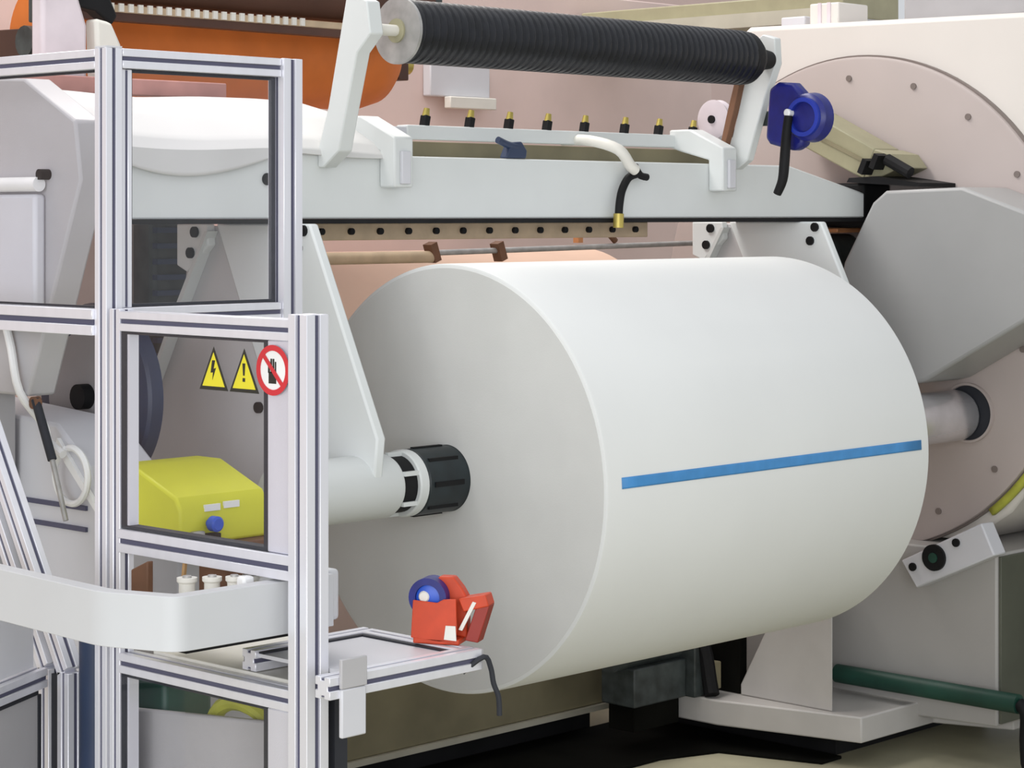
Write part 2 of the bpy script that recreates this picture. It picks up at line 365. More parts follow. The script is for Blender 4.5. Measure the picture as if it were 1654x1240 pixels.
# blue brake with black lever
t = thing('handwheel_brake', 'deep blue lobed brake unit with a long black lever and white hub', 'brake', (1.57, -0.03, 1.82))
MB().prism([(0.072, 2.165), (0.035, 2.185), (-0.030, 2.180), (-0.062, 2.15), (-0.075, 2.10), (-0.07, 1.975), (-0.03, 1.955), (0.070, 1.980), (0.088, 2.00)], 'x', 1.56, 1.61).build('brake_body', 'deep_blue', t, bevel=0.014, seg=3)
MB().lathe((1.548, -0.085, 2.065), (1, 0, 0), [(0.0, 0.055), (0.004, 0.070), (0.012, 0.078), (0.05, 0.082), (0.06, 0.07)], 36).build('brake_drum', 'deep_blue', t)
MB().lathe((1.536, -0.085, 2.065), (1, 0, 0), [(0.0, 0.064), (0.0, 0.050), (0.014, 0.050), (0.014, 0.064)], 32, close=True).build('drum_ring', 'ring_blue', t)
MB().cyl((1.61, 0.03, 2.07), (1.655, 0.03, 2.07), 0.03, seg=20).build('axle', 'black', t)
MB().box(1.641, 1.655, 0.01, 0.20, 2.045, 2.095).build('support_arm', 'dark_machine', t, bevel=0.004)
MB().lathe((1.522, -0.030, 2.080), (1, 0, 0), [(0, 0.008), (0.004, 0.013), (0.036, 0.013)], 16).build('hub_cap', 'sign_white', t)
MB().tube([(1.535, -0.030, 2.07), (1.528, -0.026, 2.00), (1.524, -0.022, 1.92), (1.524, -0.014, 1.86), (1.524, 0.008, 1.815)], lambda s: 0.014 + 0.003 * sin(pi * s), 12).build('lever', 'black', t)

# ================================================================== MACHINE SIDE FRAME (right)
DY, DZ, DR = 0.46, 1.42, 0.92
t = thing('turret_machine', 'huge warm white machine side housing with round turret panel and tall column', 'machine frame', (2.9, 0.1, FLOOR))
MB().prism([(1.05, 0.78), (1.05, 2.45), (1.0, 2.485), (-0.85, 2.46), (-1.0, 2.38), (-1.0, 1.50), (-0.51, 1.40), (-0.47, 1.13), (-0.36, 0.90), (-0.18, 0.68), (0.0, 0.56), (0.85, 0.56)], 'x', 2.64, 3.75).build('housing', 'warm_white', t, bevel=0.02, seg=3)
dp = MB().lathe((2.60, DY, DZ), (1, 0, 0), [(0.0, DR - 0.012), (0.004, DR - 0.002), (0.010, DR), (0.039, DR)], 120).build('turret_panel', 'disc_paint', t)
MB().lathe((2.618, DY, DZ), (1, 0, 0), [(0, DR + 0.0005), (0, DR + 0.007), (0.021, DR + 0.007), (0.021, DR + 0.0005)], 120, close=True).build('turret_rim', 'rim_brown', t)
spots = [(2.598, DY + 0.84 * cos(a), DZ + 0.84 * sin(a)) for a in [radians(q) for q in (108, 88, 126, 146, 164, 184, 204, 224, 244, 262, 66)]]
spots += [(2.598, -0.18, 1.83), (2.598, -0.26, 1.27), (2.598, 0.72, 2.20)]
pieces('bolt', 'rim_brown', dp, lambda b: b.cyl((-0.004, 0, 0), (0.004, 0, 0), 0.012, seg=12), spots)
hs = MB().lathe((2.585, -0.035, 1.032), (1, 0, 0), [(0.0, 0.108), (0.016, 0.108), (0.016, 0.095), (0.0, 0.100)], 48, close=True).build('bore_ring', 'disc_paint', dp)
MB().cyl((2.592, -0.035, 1.032), (2.5985, -0.035, 1.032), 0.106, seg=40).build('bore', 'gasket', dp)
def rimarc(u, v):
    a = radians(-22 - 30 * u); r = DR + 0.008 + 0.026 * v
    return (2.620, DY - r * cos(a), DZ + r * sin(a))
MB().grid(rimarc, 20, 2).build('guide_strip', 'lime', t, solid=0.022)
plate = [(0.119, 1.832), (0.175, 1.79), (0.30, 1.575), (0.36, 1.32), (0.22, 1.15), (0.0, 1.150), (-0.05, 1.163), (-0.445, 1.383), (-0.62, 1.52), (-0.56, 1.72), (-0.20, 1.842)]
MB().prism(plate, 'x', 2.30, 2.599).build('turret_arm', 'plate_grey', t, bevel=0.012, seg=3)
MB().prism([(1.0, FLOOR + 0.1), (1.0, 0.55), (-0.214, 0.55), (-0.214, FLOOR + 0.14)], 'x', 2.50, 3.4).build('column', 'column_grey', t, bevel=0.008)
MB().box(2.512, 3.35, -0.225, -0.2145, -0.05, 0.54).build('side_shade', 'shade_olive', t, bevel=0.002)  # dark sheet added as the shade on this side of the column
MB().box(2.95, 3.6, -0.95, -0.226, -0.02, 1.36).build('shade_block', 'shade_olive', t, bevel=0.008)  # dark block added as the shadow below the turret disc
lf = [(0.655, -0.02), (0.655, 0.02), (0.50, 0.30), (0.40, 0.50), (0.24, 0.50), (0.24, -0.02)]
lb = [(0.655, -0.02), (0.655, 0.02), (0.62, 0.30), (0.60, 0.50), (0.57, 0.50), (0.57, -0.02)]
MB()._add([(2.15, y, q) for y, q in lf] + [(2.499, y, q) for y, q in lb], [tuple(range(6))[::-1], tuple(range(6, 12))] + [(k, (k + 1) % 6, 6 + (k + 1) % 6, 6 + k) for k in range(6)]).build('leg', 'foot_paint', t, bevel=0.006)
MB().prism([(2.02, 1.15), (2.02, 0.66), (2.15, 0.115), (2.60, 0.115), (2.70, -0.16), (3.3, -0.16), (3.3, 1.15)], 'z', -0.112, -0.02).build('foot_plate', 'foot_paint', t, bevel=0.006)
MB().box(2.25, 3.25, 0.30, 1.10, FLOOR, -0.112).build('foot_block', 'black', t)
pp = MB().cyl((2.44, 0.43, 0.05), (2.44, -0.34, 0.05), 0.034, seg=20).build('green_pipe', 'green_pipe', t)
MB().tube([(2.44, -0.34, 0.05), (2.44, -0.37, 0.02), (2.44, -0.37, -0.10), (2.44, -0.40, FLOOR + 0.02), (2.55, -0.52, FLOOR + 0.02)], 0.024, 12).build('pipe_elbow', 'black', pp)
# bracket with holes bolted on the column
bl = MB().prism([(0.135, 0.500), (0.069, 0.407), (-0.255, 0.558), (-0.201, 0.666)], 'x', 2.42, 2.499).build('stop_block', 'light_grey', t, bevel=0.006)
MB().cyl((2.408, -0.010, 0.526), (2.422, -0.010, 0.526), 0.047, seg=28).build('hole_plug', 'black', bl)
MB().cyl((2.404, -0.010, 0.526), (2.410, -0.010, 0.526), 0.018, seg=20).build('hole_core', 'green_pipe', bl)
pieces('bolt', 'black', bl, lambda b: b.cyl((-0.006, 0, 0), (0.006, 0, 0), 0.015, seg=12), [(2.418, 0.082, 0.483), (2.418, -0.100, 0.588)])
# olive bar with black clamp
ob = MB().prism([(0.60, 2.165), (0.655, 2.045), (0.283, 1.874), (0.235, 1.985)], 'x', 2.40, 2.56).build('guide_bar', 'olive', t, bevel=0.006)
MB().prism([(0.628, 2.105), (0.634, 2.092), (0.258, 1.926), (0.253, 1.938)], 'x', 2.394, 2.401).build('bar_slot', 'sill', ob)
MB().prism([(0.285, 1.872), (0.236, 1.984), (0.165, 1.965), (0.125, 1.915), (0.20, 1.886)], 'x', 2.40, 2.58).build('bar_end', 'olive', ob, bevel=0.004)
MB().prism([(0.33, 1.864), (0.02, 1.846), (0.02, 1.860), (0.20, 1.885), (0.32, 1.880)], 'x', 2.36, 2.598).build('clamp_jaw', 'black', ob)
pieces('clamp_screw', 'black', ob, lambda b: b.obox((0, 0, 0), (0.07, 0.022, 0.055), Matrix.Rotation(radians(25), 3, 'X')), [(2.37, 0.245, 1.920), (2.37, 0.195, 1.938)])
MB().tube([(2.37, 0.16, 1.945), (2.37, 0.11, 1.92), (2.37, 0.06, 1.895)], 0.022, 10).build('clamp_handle', 'black', ob)
MB().box(2.425, 2.595, 0.30, 0.62, 1.70, 1.862).build('drive_box', 'black', t, bevel=0.01)
MB().cyl((2.38, 0.50, 1.60), (2.59, 0.50, 1.60), 0.075, seg=24).build('drive_motor', 'dark_machine', t)
MB().box(2.40, 2.59, 0.40, 0.60, 1.680, 1.697).build('drive_bar', 'copper', t, bevel=0.004)
b = MB().lathe((1.505, 0, AZ + 0.012), (1, 0, 0), [(0, 0.078), (0.005, 0.085), (0.40, 0.085), (0.42, 0.092), (1.065, 0.092), (1.080, 0.088)], 56).build('spindle', 'steel', far_arm)
b['label'] = 'polished steel spindle'

# things above and behind the housing
t = thing('cable_tray', 'long olive metal cable tray running above the white housing', 'cable tray', (3.5, 1.0, 2.485))
MB().box(3.20, 3.60, 0.95, 2.4, 2.56, 2.66).build('tray_body', 'olive', t, bevel=0.006)
MB().box(3.17, 3.20, 0.95, 2.4, 2.54, 2.60).build('tray_lip', 'sill_edge', t)
MB().box(3.3, 3.5, 0.96, 1.04, 2.486, 2.56).build('tray_support', 'light_grey', t)
t = thing('junction_box', 'white junction box with two pink stripes on top of the housing', 'box', (3.0, 0.66, 2.47))
MB().box(2.85, 3.05, 0.72, 0.86, 2.489, 2.580).build('box_body', 'warm_white', t, bevel=0.006)
pieces('stripe', 'lilac', t, lambda b: b.box(-0.002, 0.002, -0.008, 0.008, -0.045, 0.045), [(2.848, 0.765, 2.536), (2.848, 0.81, 2.536)])
b = MB().box(2.9, 3.14, 0.92, 1.04, 2.487, 2.54).build('control_box', 'light_grey', bevel=0.006); tag(b, 'flat grey box beside the striped junction box on the housing', 'box')
b = MB().box(2.9, 3.3, -0.75, 0.45, 2.486, 2.60).build('exhaust_duct', 'haze_grey', bevel=0.01); tag(b, 'dark grey square duct lying along the top of the housing', 'duct')

# ================================================================== BASE BELOW THE ROLL
t = thing('base_sill', 'olive steel base sill with a pale bottom edge under the roll', 'machine base', (0.6, 1.25, FLOOR))
MB().box(-1.0, 2.0, 1.13, 1.35, -0.085, 0.20).build('sill_body', 'sill', t, bevel=0.006)
MB().box(-1.0, 2.0, 1.115, 1.35, -0.105, -0.085).build('sill_flange', 'sill_edge', t)  # paler than the shaded face above, painted as its lit edge
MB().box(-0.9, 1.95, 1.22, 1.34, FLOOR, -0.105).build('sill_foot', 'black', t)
b = MB().prism([(-0.04, 1.21), (-0.04, 0.70), (1.75, 0.70), (1.98, 0.62), (2.10, 0.25), (2.22, 0.25), (2.22, 1.21)], 'z', FLOOR, FLOOR + 0.012).build('floor_shadow', 'flat_black', bevel=0.003)  # black sheet laid as the shadow on the floor under the machine
tag(b, 'black sheet standing for the shadow on the floor below the base sill', 'shadow sheet')
t = thing('transfer_motor', 'dark drive motor with black strap under the far end of the roll', 'motor', (2.05, 0.85, -0.02))
MB().box(1.70, 1.99, 0.78, 0.94, -0.02, 0.12).build('motor_foot', 'dark_machine', t, bevel=0.006)
MB().box(2.16, 2.20, 0.665, 1.12, -0.018, 0.46).build('black_plate', 'flat_black', t)  # black plate filling the gap between motor and leg
MB().box(2.05, 2.12, 0.72, 0.90, 0.0, 0.10).build('terminal_box', 'sill', t, bevel=0.004)
MB().cyl((1.65, 0.86, 0.18), (1.99, 0.86, 0.18), 0.075, seg=28).build('motor_body', 'dark_machine', t)
MB().tube([(2.03, 0.80, 0.24), (2.04, 0.74, 0.16), (2.05, 0.72, 0.04), (2.04, 0.70, -0.01)], 0.028, 10).build('strap', 'black', t)
MB().box(1.99, 2.05, 0.74, 0.95, -0.02, 0.24).build('motor_plate', 'dark_machine', t, bevel=0.005)
MB().box(1.72, 1.97, 0.80, 0.92, -0.112, -0.02).build('motor_riser', 'flat_black', t)

# ================================================================== BACKGROUND MACHINERY
t = thing('orange_drum', 'big orange drum lying behind the paper web and the guard', 'drum', (0.5, 1.55, 2.0))
MB().lathe((0, 1.60, 2.315), (1, 0, 0), [(-0.25, 0.12), (-0.25, 0.19), (1.08, 0.19), (1.17, 0.165), (1.22, 0.12)], 48).build('drum_shell', 'orange_paint', t)
MB().cyl((1.20, 1.60, 2.30), (1.36, 1.60, 2.30), 0.035, seg=16).build('drum_shaft', 'brass', t)
for x in (1.26, -0.31): MB().prism([(1.54, 2.24), (2.448, 2.24), (2.448, 2.36), (1.54, 2.34)], 'x', x, x + 0.05).build('drum_bracket', 'brown', t, bevel=0.004)
MB().cyl((-0.32, 1.60, 2.30), (-0.24, 1.60, 2.30), 0.05, seg=16).build('drum_shaft', 'dark_machine', t)
t = thing('brown_roller', 'dark brown roller with a ribbed tan bar above the orange drum', 'roller', (0.45, 1.3, 2.38))
MB().cyl((-0.36, 1.32, 2.497), (1.15, 1.32, 2.497), 0.088, seg=40).build('roller_body', 'brown', t)
MB().box(-0.42, 1.05, 1.26, 1.30, 2.378, 2.402).build('bar', 'tan', t, bevel=0.003)
MB().box(-0.42, 1.05, 1.262, 1.31, 2.352, 2.378).build('bar_lip', 'brown', t)
pieces('rib', 'cream', t, lambda b: b.box(-0.009, 0.009, -0.004, 0.004, -0.013, 0.013), [(x, 1.256, 2.393) for x in frange(-0.38, 0.55, 26)])
for x in (-0.44, 1.152): MB().prism([(1.24, 2.34), (1.40, 2.34), (1.40, 2.55), (2.448, 2.55), (2.448, 2.62), (1.24, 2.62)], 'x', x, x + 0.04).build('roller_plate', 'dark_machine', t, bevel=0.005)
# pale fittings at the left end
t = thing('end_bracket', 'pale cast bracket with a dark gap at the end of the brown roller', 'bracket', (-0.45, 1.2, FLOOR))
MB().prism([(-0.62, 2.60), (-0.52, 2.60), (-0.50, 2.42), (-0.46, 2.31), (-0.46, 2.10), (-0.62, 2.10)], 'y', 1.06, 1.12).build('bracket_plate', 'lilac', t, bevel=0.012)
MB().prism([(-0.43, 2.335), (-0.37, 2.325), (-0.335, 2.26), (-0.335, 2.10), (-0.42, 2.10)], 'y', 1.06, 1.12).build('bracket_arm', 'cream', t, bevel=0.012)
MB().prism([(-0.48, 2.46), (-0.36, 2.43), (-0.32, 2.35), (-0.34, 2.32), (-0.40, 2.36), (-0.47, 2.37)], 'y', 1.10, 1.16).build('clamp', 'black', t, bevel=0.008)
MB().box(-0.64, -0.30, 1.06, 1.16, FLOOR, 2.11).build('bracket_stand', 'pink_panel', t, bevel=0.006)
# kraft roll behind the white roll
t = thing('kraft_roll', 'beige brown kraft roll lying behind the white paper roll', 'paper roll', (1.6, 1.75, 0.7))
MB().lathe((0, 1.72, 1.15), (1, 0, 0), [(0.2, 0.46), (2.45, 0.46)], 72).build('kraft_body', 'kraft', t)
MB().cyl((0.12, 1.72, 1.15), (2.52, 1.72, 1.15), 0.06, seg=20).build('kraft_core', 'core', t)
for x in (0.13, 2.46): MB().prism([(1.60, FLOOR), (1.84, FLOOR), (1.79, 1.16), (1.65, 1.16)], 'x', x, x + 0.045).build('cradle', 'haze_grey', t)
t = thing('guide_rod', 'thin dark and tan guide rods behind the top of the white paper roll', 'guide rods', (1.5, 1.0, 1.5))
MB().cyl((0.05, 0.95, 1.605), (0.86, 0.95, 1.605), 0.020, seg=16).build('tan_rod', 'tan', t)
MB().cyl((0.86, 0.95, 1.618), (2.35, 0.95, 1.640), 0.010, seg=12).build('dark_rod', 'dull_steel', t)
pieces('rod_clamp', 'card_brown', t, lambda b: b.obox((0, 0, 0), (0.03, 0.04, 0.065), Matrix.Rotation(radians(-20), 3, 'Y')), [(0.86, 0.95, 1.62), (1.18, 0.95, 1.62)])
MB().box(1.60, 1.625, 0.96, 0.985, 1.645, 1.80).build('strut', 'copper', t)
MB().tube([(1.66, 0.96, 1.76), (1.80, 0.96, 1.65)], 0.012, 8, 0).build('strut', 'card_brown', t)
MB().box(0.02, 0.05, 0.92, 0.98, 1.55, 1.68).build('rod_end', 'haze_grey', t); MB().box(2.35, 2.38, 0.92, 0.98, 1.58, 1.70).build('rod_end', 'haze_grey', t)
t = thing('web_panel', 'pale pink machine panel behind the nozzles and below the black roller', 'panel', (2.2, 2.5, FLOOR))
MB().box(-0.8, 4.2, 2.45, 2.52, FLOOR, 2.75).build('panel_sheet', 'pink_panel', t, bevel=0.006)
MB().box(2.25, 2.61, 2.40, 2.449, 2.25, 2.40).build('panel_box', 'light_grey', t, bevel=0.006)
MB().box(2.33, 2.61, 2.36, 2.399, 2.20, 2.25).build('panel_lamp', 'cream', t, bevel=0.004)
b = MB().box(-0.92, 0.02, 1.00, 1.04, 2.105, 2.155).build('red_rail', 'rose', bevel=0.004); tag(b, 'thin reddish rail above the sagging paper web', 'rail')
t = thing('dark_motor', 'dark drive motor behind the gusset of the arm, below the paper web', 'motor', (-0.175, 1.05, FLOOR))
MB().box(-0.27, -0.08, 0.995, 1.11, 1.25, 1.735).build('motor_casing', 'dark_machine', t, bevel=0.02)
pieces('fin', 'navy', t, lambda b: b.box(-0.09, 0.09, -0.012, 0.012, -0.008, 0.008), [(-0.175, 0.989, z) for z in frange(1.32, 1.70, 9)])
MB().box(-0.25, -0.10, 1.00, 1.10, FLOOR, 1.25).build('motor_stand', 'haze_grey', t)

# ================================================================== LEFT END OF THE MACHINE
t = thing('end_plate', 'grey polygonal end plate of the crossbeam seen through the side guard', 'machine plate', (-1.06, 0.5, FLOOR))
MB().prism([(0.95, 2.125), (0.44, 2.100), (0.215, 1.985), (0.191, 1.836), (0.422, 1.278), (0.95, 1.278)], 'x', -1.10, -1.015).build('plate', 'grey_paint', t, bevel=0.008)
MB().cyl((-1.125, 0.335, 1.825), (-1.125, 0.95, 1.825), 0.019, seg=20).build('white_tube', 'sign_white', t)
MB().box(-1.135, -1.10, 0.34, 0.95, 1.45, 1.80).build('cover', 'light_grey', t, bevel=0.01)
MB().cyl((-1.13, 0.33, 1.85), (-1.10, 0.33, 1.85), 0.014, seg=12).build('stud', 'black', t)
MB().box(-1.08, -1.02, 0.60, 0.95, FLOOR, 1.278).build('plate_leg', 'haze_grey', t)
t = thing('flywheel', 'dark navy drive wheel behind the guard door', 'wheel', (-0.70, 0.66, 0.93))
MB().lathe((-0.73, 0.66, 1.245), (1, 0, 0), [(0, 0.20), (0.004, 0.250), (0.012, 0.258), (0.05, 0.258), (0.055, 0.24)], 64).build('wheel_disc', 'navy', t)
MB().lathe((-0.745, 0.66, 1.245), (1, 0, 0), [(0, 0.185), (0.0, 0.03), (0.014, 0.03), (0.014, 0.19)], 48, close=True).build('wheel_face', 'haze_grey', t)
MB().cyl((-0.78, 0.66, 1.245), (-0.64, 0.66, 1.245), 0.035, seg=20).build('wheel_shaft', 'black', t)
t = thing('drive_cabinet', 'light grey sloping machine cover behind the side guard', 'cabinet', (-0.8, 0.6, FLOOR))
MB().prism([(0.98, FLOOR), (0.24, FLOOR), (0.24, 0.92), (0.30, 1.10), (0.44, 1.20), (0.98, 1.235)], 'x', -1.00, -0.79).build('cover_body', 'light_grey', t, bevel=0.01)
MB().prism([(0.42, 1.165), (0.25, 1.005), (0.25, 0.985), (0.43, 1.14)], 'x', -1.012, -1.0002).build('cover_edge', 'sign_white', t)
for z in (0.985, 0.93): MB().box(-1.008, -1.0002, 0.30, 0.60, z, z + 0.012).build('seam', 'groove', t)
b = MB().tube([(-1.115, 0.50, 1.46), (-1.115, 0.475, 1.40), (-1.113, 0.44, 1.29), (-1.045, 0.43, 1.20), (-1.045, 0.41, 1.16), (-1.045, 0.345, 1.13)], 0.011, 10).build('white_cable', 'sign_white')
tag(b, 'white cable hanging from the grey end plate to the sloping cover', 'cable')
b = MB().tube([(-1.03, 0.33 + 0.072 * cos(a), 1.075 + 0.072 * sin(a)) for a in frange(pi / 2 - 0.2, pi / 2 + 5.9, 24)], 0.009, 8, 2).build('cable_coil', 'sign_white')
tag(b, 'white cable coiled into a loop in front of the sloping cover', 'cable')
t = thing('gas_strut', 'thin dark gas strut leaning behind the corner post', 'strut', (-1.05, 0.33, 0.95))
MB().cyl((-1.085, 0.41, 1.27), (-1.085, 0.335, 1.12), 0.012, seg=12).build('strut_tube', 'gasket', t)
MB().cyl((-1.085, 0.335, 1.12), (-1.085, 0.275, 0.97), 0.007, seg=12).build('strut_rod', 'dull_steel', t)
MB().lathe((-1.095, 0.41, 1.262), (1, 0, 0), [(0, 0.016), (0.02, 0.016)], 16).build('strut_eye', 'card_brown', t)

# yellow box on a pedestal
t = thing('pedestal', 'grey machine pedestal carrying the yellow box', 'pedestal', (-0.9, -0.05, FLOOR))
MB().box(-1.06, -0.70, -0.16, 0.14, FLOOR, 0.925).build('pedestal_body', 'haze_grey', t, bevel=0.01)
MB().box(-1.075, -0.68, -0.200, 0.145, 0.925, 0.945).build('pedestal_top', 'card_brown', t, bevel=0.004)
t = thing('yellow_box', 'bright yellow sheet metal box with a blue knob behind the guard door', 'box', (-0.9, -0.05, 0.945))
MB().prism([(0.12, 0.945), (0.12, 1.125), (0.02, 1.125), (-0.145, 1.062), (-0.165, 1.03), (-0.165, 0.945)], 'x', -1.062, -0.785).build('box_shell', 'yellow', t, bevel=0.008, seg=3)
pieces('label_plate', 'sign_white', t, lambda b: b.box(-0.024, 0.024, -0.003, 0.003, -0.008, 0.008), [(-0.965, -0.165, 1.032), (-0.905, -0.165, 1.035)])
kb = MB().lathe((-0.975, -0.166, 0.995), (0, -1, 0), [(0, 0.010), (0.012, 0.010), (0.014, 0.019), (0.034, 0.019), (0.038, 0.014)], 20).build('knob', 'knob_blue', t)
MB().box(-0.99, -0.955, -0.19, -0.1655, 0.948, 0.972).build('knob_base', 'black', t, bevel=0.003)
MB().box(-1.035, -1.0, -0.185, -0.1655, 0.955, 0.98).build('latch', 'dull_steel', t, bevel=0.004)

# ================================================================== GUARD FENCE
FX, FY = -1.362, -0.288
cp = thing('corner_post', 'slotted aluminium corner post joining the guard panels', 'post', (FX, FY, FLOOR))
profile('post', (FX, FY, FLOOR), (FX, FY, 2.128), cp)
MB().box(FX - 0.022, FX + 0.022, FY - 0.022, FY + 0.022, 2.128, 2.132).build('post_cap', 'light_grey', cp)
def panel_pane(parent, axis, const, a0, a1, z0, z1, m='pane', th=0.004, gs=0.012, gask=True):
    b = MB()
    if axis == 'x': b.box(const - th / 2, const + th / 2, a0, a1, z0, z1)
    else: b.box(a0, a1, const - th / 2, const + th / 2, z0, z1)
    p = b.build('pane', m, parent, smooth=False)
    if gask:
        for q0, q1, r0, r1 in ((a0, a0 + gs, z0, z1), (a1 - gs, a1, z0, z1), (a0 + gs, a1 - gs, z0, z0 + gs * 0.6), (a0 + gs, a1 - gs, z1 - gs * 0.6, z1)):
            g = MB()
            if axis == 'x': g.box(const + th / 2, const + th / 2 + 0.01, q0, q1, r0, r1)
            else: g.box(q0, q1, const + th / 2, const + th / 2 + 0.01, r0, r1)
            g.build('gasket', 'gasket', p)
    return p
# upper panel along the machine
t = thing('guard_panel', 'upper aluminium guard panel with clear pane facing the crossbeam', 'guard panel', (-1.06, FY, 1.49), 'guard panels of the enclosure')
profile('stile', (-0.835, FY, 1.47), (-0.835, FY, 2.128), t, 0.06)
profile('stile', (-1.322, FY, 1.535), (-1.322, FY, 2.08), t, 0.030)
profile('rail', (-1.338, FY, 2.105), (-0.866, FY, 2.105), t)
profile('rail', (-1.338, FY, 1.512), (-0.866, FY, 1.512), t)
panel_pane(t, 'y', FY, -1.306, -0.866, 1.535, 2.082)
# side panel receding to the left
t = thing('guard_panel', 'side aluminium guard panel with clear pane in front of the grey end plate', 'guard panel', (FX, 0.15, FLOOR), 'guard panels of the enclosure')
profile('rail', (FX, FY + 0.023, 2.103), (FX, 0.62, 2.103), t)
profile('rail', (FX, FY + 0.023, 1.502), (FX, 0.62, 1.502), t, 0.06)
profile('stile', (FX, 0.645, FLOOR), (FX, 0.645, 2.128), t)
panel_pane(t, 'x', FX, FY + 0.024, 0.62, 1.533, 2.080, gs=0.008)
# door below
t = thing('guard_door', 'aluminium guard door with clear panes, warning signs and an open middle gap', 'guard door', (FX, -0.66, FLOOR))
profile('stile', (FX, -0.338, FLOOR), (FX, -0.338, 1.535), t, 0.040)
profile('stile', (FX, -0.982, FLOOR), (FX, -0.982, 1.542), t, 0.060)
profile('rail', (FX, -0.359, 1.508), (FX, -0.951, 1.508), t)
profile('rail', (FX, -0.359, 1.014), (FX, -0.951, 1.014), t, 0.052)
profile('rail', (FX, -0.359, 0.738), (FX, -0.951, 0.738), t)
profile('rail', (FX, -0.359, FLOOR + 0.05), (FX, -0.951, FLOOR + 0.05), t)
for z0, z1 in ((1.041, 1.485), (FLOOR + 0.075, 0.714)):
    MB().box(FX - 0.018, FX + 0.018, -0.950, -0.872, z0, z1).build('inner_stile', 'alu', t, bevel=0.003)
    p = panel_pane(t, 'x', FX - 0.0205, -0.945, -0.360, z0 + 0.001, z1 - 0.001, gask=False)
    for y0, y1, r0, r1 in ((-0.872, -0.858, z0, z1), (-0.378, -0.359, z0, z1), (-0.858, -0.378, z0, z0 + 0.008), (-0.858, -0.378, z1 - 0.006, z1)):
        MB().box(FX - 0.016, FX + 0.012, y0, y1, r0, r1).build('gasket', 'gasket', p)
    MB().box(FX - 0.014, FX + 0.012, -0.386, -0.3785, z0 + 0.008, z1 - 0.006).build('glazing_bead', 'alu', t)
# signs
SX = FX - 0.0230
def tri(cy, cz, wd, h): return [(cy - wd / 2, cz - h / 2), (cy + wd / 2, cz - h / 2), (cy, cz + h / 2)]
def rounded(pts): return pts
def warning(cy, label, symbol):
    t = thing('warning_sign', label, 'warning sign', (SX, cy, 1.375), 'warning signs on the door pane')
    MB().prism(tri(cy, 1.418, 0.098, 0.094), 'x', SX - 0.0010, SX).build('border', 'sign_black', t, bevel=0.0004, seg=1)
    MB().prism(tri(cy, 1.4155, 0.076, 0.073), 'x', SX - 0.0016, SX - 0.0010).build('field', 'sign_yellow', t)
    b = MB()
    for poly in symbol: b.prism([(cy - y, 1.413 + z) for y, z in poly], 'x', SX - 0.0022, SX - 0.0016)
    b.build('symbol', 'sign_black', t, smooth=False)
warning(-0.700, 'yellow warning triangle with a lightning bolt on the door pane', [[(-0.004, 0.022), (0.006, 0.022), (0.001, 0.004), (0.009, 0.006), (-0.003, -0.020), (-0.001, -0.004), (-0.009, -0.005)]])
warning(-0.803, 'yellow warning triangle with an exclamation mark beside the red ban sign', [[(-0.0045, 0.020), (0.0045, 0.020), (0.0025, -0.006), (-0.0025, -0.006)], [(-0.004, -0.011), (0.004, -0.011), (0.004, -0.019), (-0.004, -0.019)]])
t = thing('prohibition_sign', 'round white ban sign with red ring and slash on the door', 'ban sign', (SX, -0.898, 1.37), 'warning signs on the door pane')
MB().lathe((SX - 0.001, -0.898, 1.423), (1, 0, 0), [(0, 0.052), (0.001, 0.052)], 40).build('disc', 'sign_white', t)
MB().lathe((SX - 0.0028, -0.898, 1.423), (1, 0, 0), [(0, 0.053), (0, 0.041), (0.0015, 0.041), (0.0015, 0.053)], 40, close=True).build('ring', 'sign_red', t)
b = MB()
for y0, y1, z0, z1 in ((-0.014, 0.010, -0.028, -0.004), (-0.016, -0.010, -0.006, 0.018), (-0.008, -0.003, -0.006, 0.024), (-0.001, 0.004, -0.006, 0.024), (0.006, 0.010, -0.006, 0.018)):
    b.box(SX - 0.0018, SX - 0.001, -0.898 - y1, -0.898 - y0, 1.423 + z0, 1.423 + z1)
b.build('hand_symbol', 'sign_black', t, smooth=False)
MB().obox((SX - 0.0022, -0.898, 1.423), (0.0008, 0.086, 0.010), Matrix.Rotation(radians(45), 3, 'X')).build('slash', 'sign_red', t)

# ================================================================== TRAY THROUGH THE DOOR GAP
def arcpts(pts, r=0.05, n=5):
    out = []
    for i, p in enumerate(pts):
        p = Vector(p); a = Vector(pts[i - 1]); c = Vector(pts[(i + 1) % len(pts)])
        da, dc = (a - p), (c - p); rr = min(r, da.length * 0.4, dc.length * 0.4)
        A, B = p + da.normalized() * rr, p + dc.normalized() * rr
        for k in range(n + 1):
            s = k / n; out.append(tuple((1 - s) ** 2 * A + 2 * s * (1 - s) * p + s * s * B))
    return out
fo = [(-1.665, 0.06), (-1.700, -0.45), (-1.719, -0.745), (-1.655, -0.918), (-1.235, -0.918)]
def smoothline(pts, r=0.035, n=5):
    out = [pts[0]]
    for i in range(1, len(pts) - 1):
        p, a, c = Vector(pts[i]), Vector(pts[i - 1]), Vector(pts[i + 1])
        A, B = p + (a - p).normalized() * r, p + (c - p).normalized() * r
        out += [tuple((1 - q / n) ** 2 * A + 2 * q / n * (1 - q / n) * p + (q / n) ** 2 * B) for q in range(n + 1)]
    return out + [pts[-1]]
def offset(pts, dd):
    out = []
    for i in range(len(pts)):
        a, c = Vector(pts[max(i - 1, 0)]), Vector(pts[min(i + 1, len(pts) - 1)]); t_ = (c - a).normalized()
        out.append(tuple(Vector(pts[i]) + Vector((-t_.y, t_.x)) * dd))
    return out
fl_ = smoothline(fo); fi = offset(fl_, 0.040)
t = thing('parts_tray', 'white angular parts tray reaching through the gap of the guard door', 'tray', (-1.5, -0.6, 0.872))
